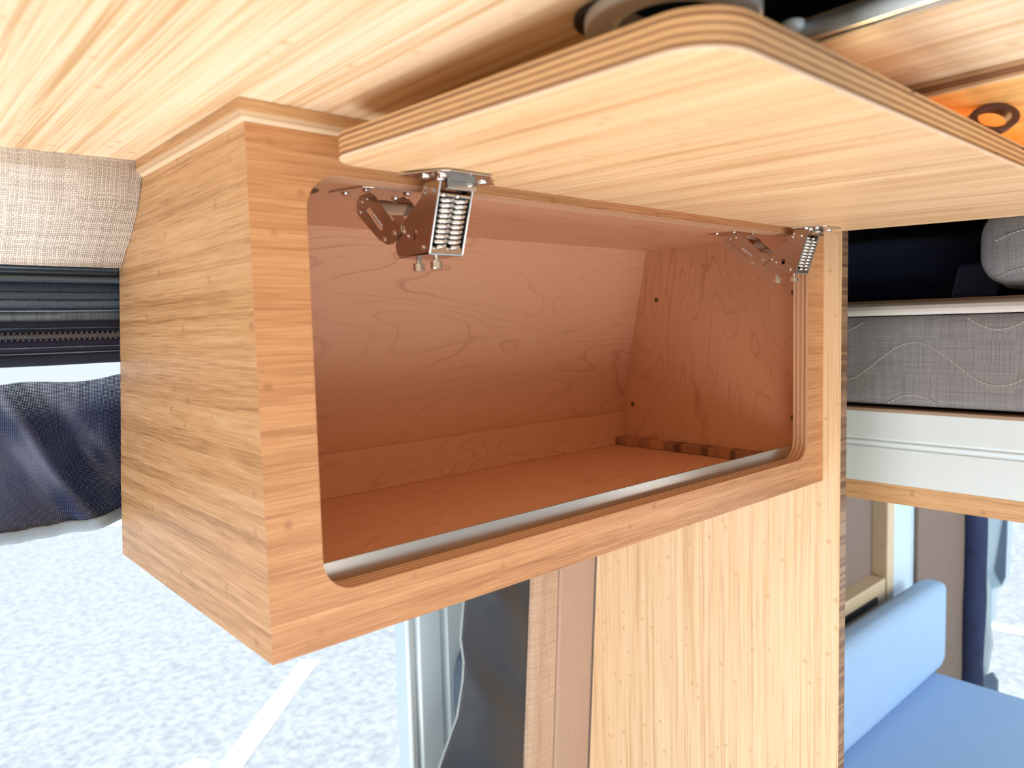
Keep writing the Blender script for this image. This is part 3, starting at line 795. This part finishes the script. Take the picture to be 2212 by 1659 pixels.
def vpanel(name, x0, x1, y0, y1, z0, z1, mat, label):
    return structure(link(name, box(x0, x1, y0, y1, z0, z1), mat, bevel=.006), label)
vpanel('wall_side', .957, 2.63, .60, .64, -1.0, .20, M['felt_grey'], 'grey brown felt wall panel behind the bench')
vpanel('trim_3', 2.60, 2.665, .545, .64, -1.3, .20, M['light_wood'], 'slim light wood upright behind the bench')
vpanel('trim_4', 2.665, 2.90, .56, .66, -1.4, .20, M['white_paint'], 'pale blue white painted van pillar beside the wood upright')
vpanel('trim_5', 2.90, 3.47, .545, .66, -1.5, .20, M['felt_grey'], 'grey felt covered rear pillar above the bench end')
o = link('rolled_curtain', tube([(3.50 + .004 * math.sin(k * 1.3), .527 + .003 * math.sin(k), -1.62 + 1.75 * k / 12) for k in range(13)], [.056 + .003 * math.sin(k * 2.1) for k in range(13)], 24), M['navy'], smooth=True)
tagthing(o, 'dark navy rolled curtain hanging upright at the end of the blue bench', 'curtain')
# rear door of the van, seen through the gap
rd = structure(link('door_2', plate('X', [(.66, .2), (.66, -1.3), (.575, -1.3), (.575, -1.12), (.535, -1.10), (.520, -1.05), (.512, -.84), (.512, .2)], 3.98, 4.06,), [M['white_paint']] * 2, bevel=.01), 'pale open rear door with a small dark quarter window')
link('window_pane', plate('X', [(.532, -1.085), (.560, -1.035), (.566, -1.01), (.530, -.72), (.516, -.60), (.5155, -.84), (.517, -1.04)], 3.972, 3.979), [M['handle']] * 2, parent=rd, bevel=.003)
o = link('folded_seat', plate('X', [(.66, -1.02), (.605, -1.02), (.572, -1.06), (.575, -1.20), (.553, -1.38), (.575, -1.56), (.61, -1.7), (.66, -1.7)], 3.9, 3.96), [M['groove']] * 2, bevel=.02)
tagthing(o, 'grey rounded folded seat side standing behind the navy rolled curtain', 'seat')
o = link('latch_block', plate('X', [(.60, -1.56), (.538, -1.50), (.513, -1.54), (.512, -1.66), (.60, -1.68)], 3.86, 3.895), [M['handle']] * 2, bevel=.008)
tagthing(o, 'dark blue plastic block at the far corner of the blue seat cushion', 'block')

# ================================================================== CEILING FIXTURES upper right
vent = empty('roof_vent', (.155, -.43, ZC), 'black and silver roof vent in the bamboo ceiling above the raised flap', 'vent')
link('recess', plate('Z', rrect(.0885, .2235, -.599, -.2625, .0195), .468, .476), [M['vent_black']] * 2, parent=vent)
rim = plate('Z', rrect(.078, .229, -.61, -.2475, .028), .4315, .4352, holes=[rrect(.092, .219, -.595, -.266, .018)])
link('vent_frame', rim, [M['vent_black']] * 2, parent=vent, bevel=.001)
bm = plate('Z', [(.118 + .048 * math.cos(a_), -.300 + .048 * math.sin(a_)) for a_ in [2 * PI * k / 40 for k in range(40)]], .424, .4312,
           holes=[[(.118 + .033 * math.cos(a_), -.300 + .033 * math.sin(a_)) for a_ in [2 * PI * k / 40 for k in range(40)]]])
link('vent_ring', bm, [M['vent_grey']] * 2, parent=vent, bevel=.0015)
ringp = [(.118 + .031 * math.cos(2 * PI * k / 40), -.300 + .031 * math.sin(2 * PI * k / 40), .4285) for k in range(40)]
link('silver_ring', tube(ringp, .003, 8, closed=True), M['vent_silver'], parent=vent, smooth=True)
link('vent_bar', tube([(.190, -.332, .4270), (.190, -.60, .4270)], .0055, 10), M['vent_silver'], parent=vent, smooth=True)
link('vent_bar', tube([(.213, -.34, .4300), (.213, -.60, .4300)], .0032, 10), M['vent_grey'], parent=vent, smooth=True)
link('vent_knob', lathe((.180, -.3385, .4300), (0, 0, -1), [(.0062, 0), (.0062, .003), (.004, .005), (.0001, .005)], 16), M['vent_silver'], parent=vent, smooth=True)

# dropped panel beyond the ceiling edge, warm lit, with a leather pull
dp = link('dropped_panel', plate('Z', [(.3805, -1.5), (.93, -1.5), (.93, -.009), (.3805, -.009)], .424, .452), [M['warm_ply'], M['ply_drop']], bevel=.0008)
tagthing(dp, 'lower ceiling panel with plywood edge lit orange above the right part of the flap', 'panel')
lp = link('leather_pull', plate('X', [(0, 0)] * 1 + [(.1, .1), (.1, 0)], 0, 1), M['leather'])
bpy.data.objects.remove(lp)
bm = bmesh.new(); N = 40
cc = Vector((.4415, -.3655, .4122)); ra, rb = .0112, .0076
axd = Vector((.75, .62, -.15)).normalized(); u_ = Vector((0, 0, 1)); u_ = (u_ - axd * u_.dot(axd)).normalized(); s_ = axd.cross(u_)
rings = []
for k in range(N):
    a_ = 2 * PI * k / N; c1 = u_ * math.cos(a_); c2 = s_ * math.sin(a_)
    rings.append([bm.verts.new(cc + (c1 + c2 * 1.6) * r + axd * h) for r, h in ((ra, -.006), (ra, .006), (rb, .006), (rb, -.006))])
for k in range(N):
    a_, b_2 = rings[k], rings[(k + 1) % N]
    for i in range(4): bm.faces.new((a_[i], a_[(i + 1) % 4], b_2[(i + 1) % 4], b_2[i]))
lp = link('pull_loop', bm, M['leather'], smooth=False, bevel=.0008)
tagthing(lp, 'round brown leather pull loop under the orange lit panel at the upper right', 'handle')
ld = bpy.data.lights.new('warm_lamp', 'POINT'); ld.energy = 1.8; ld.color = (1.0, .70, .30); ld.shadow_soft_size = .01
lo = bpy.data.objects.new('warm_lamp', ld); lo.location = (.56, -.22, .413); COL.objects.link(lo)

bpy.context.view_layer.update()
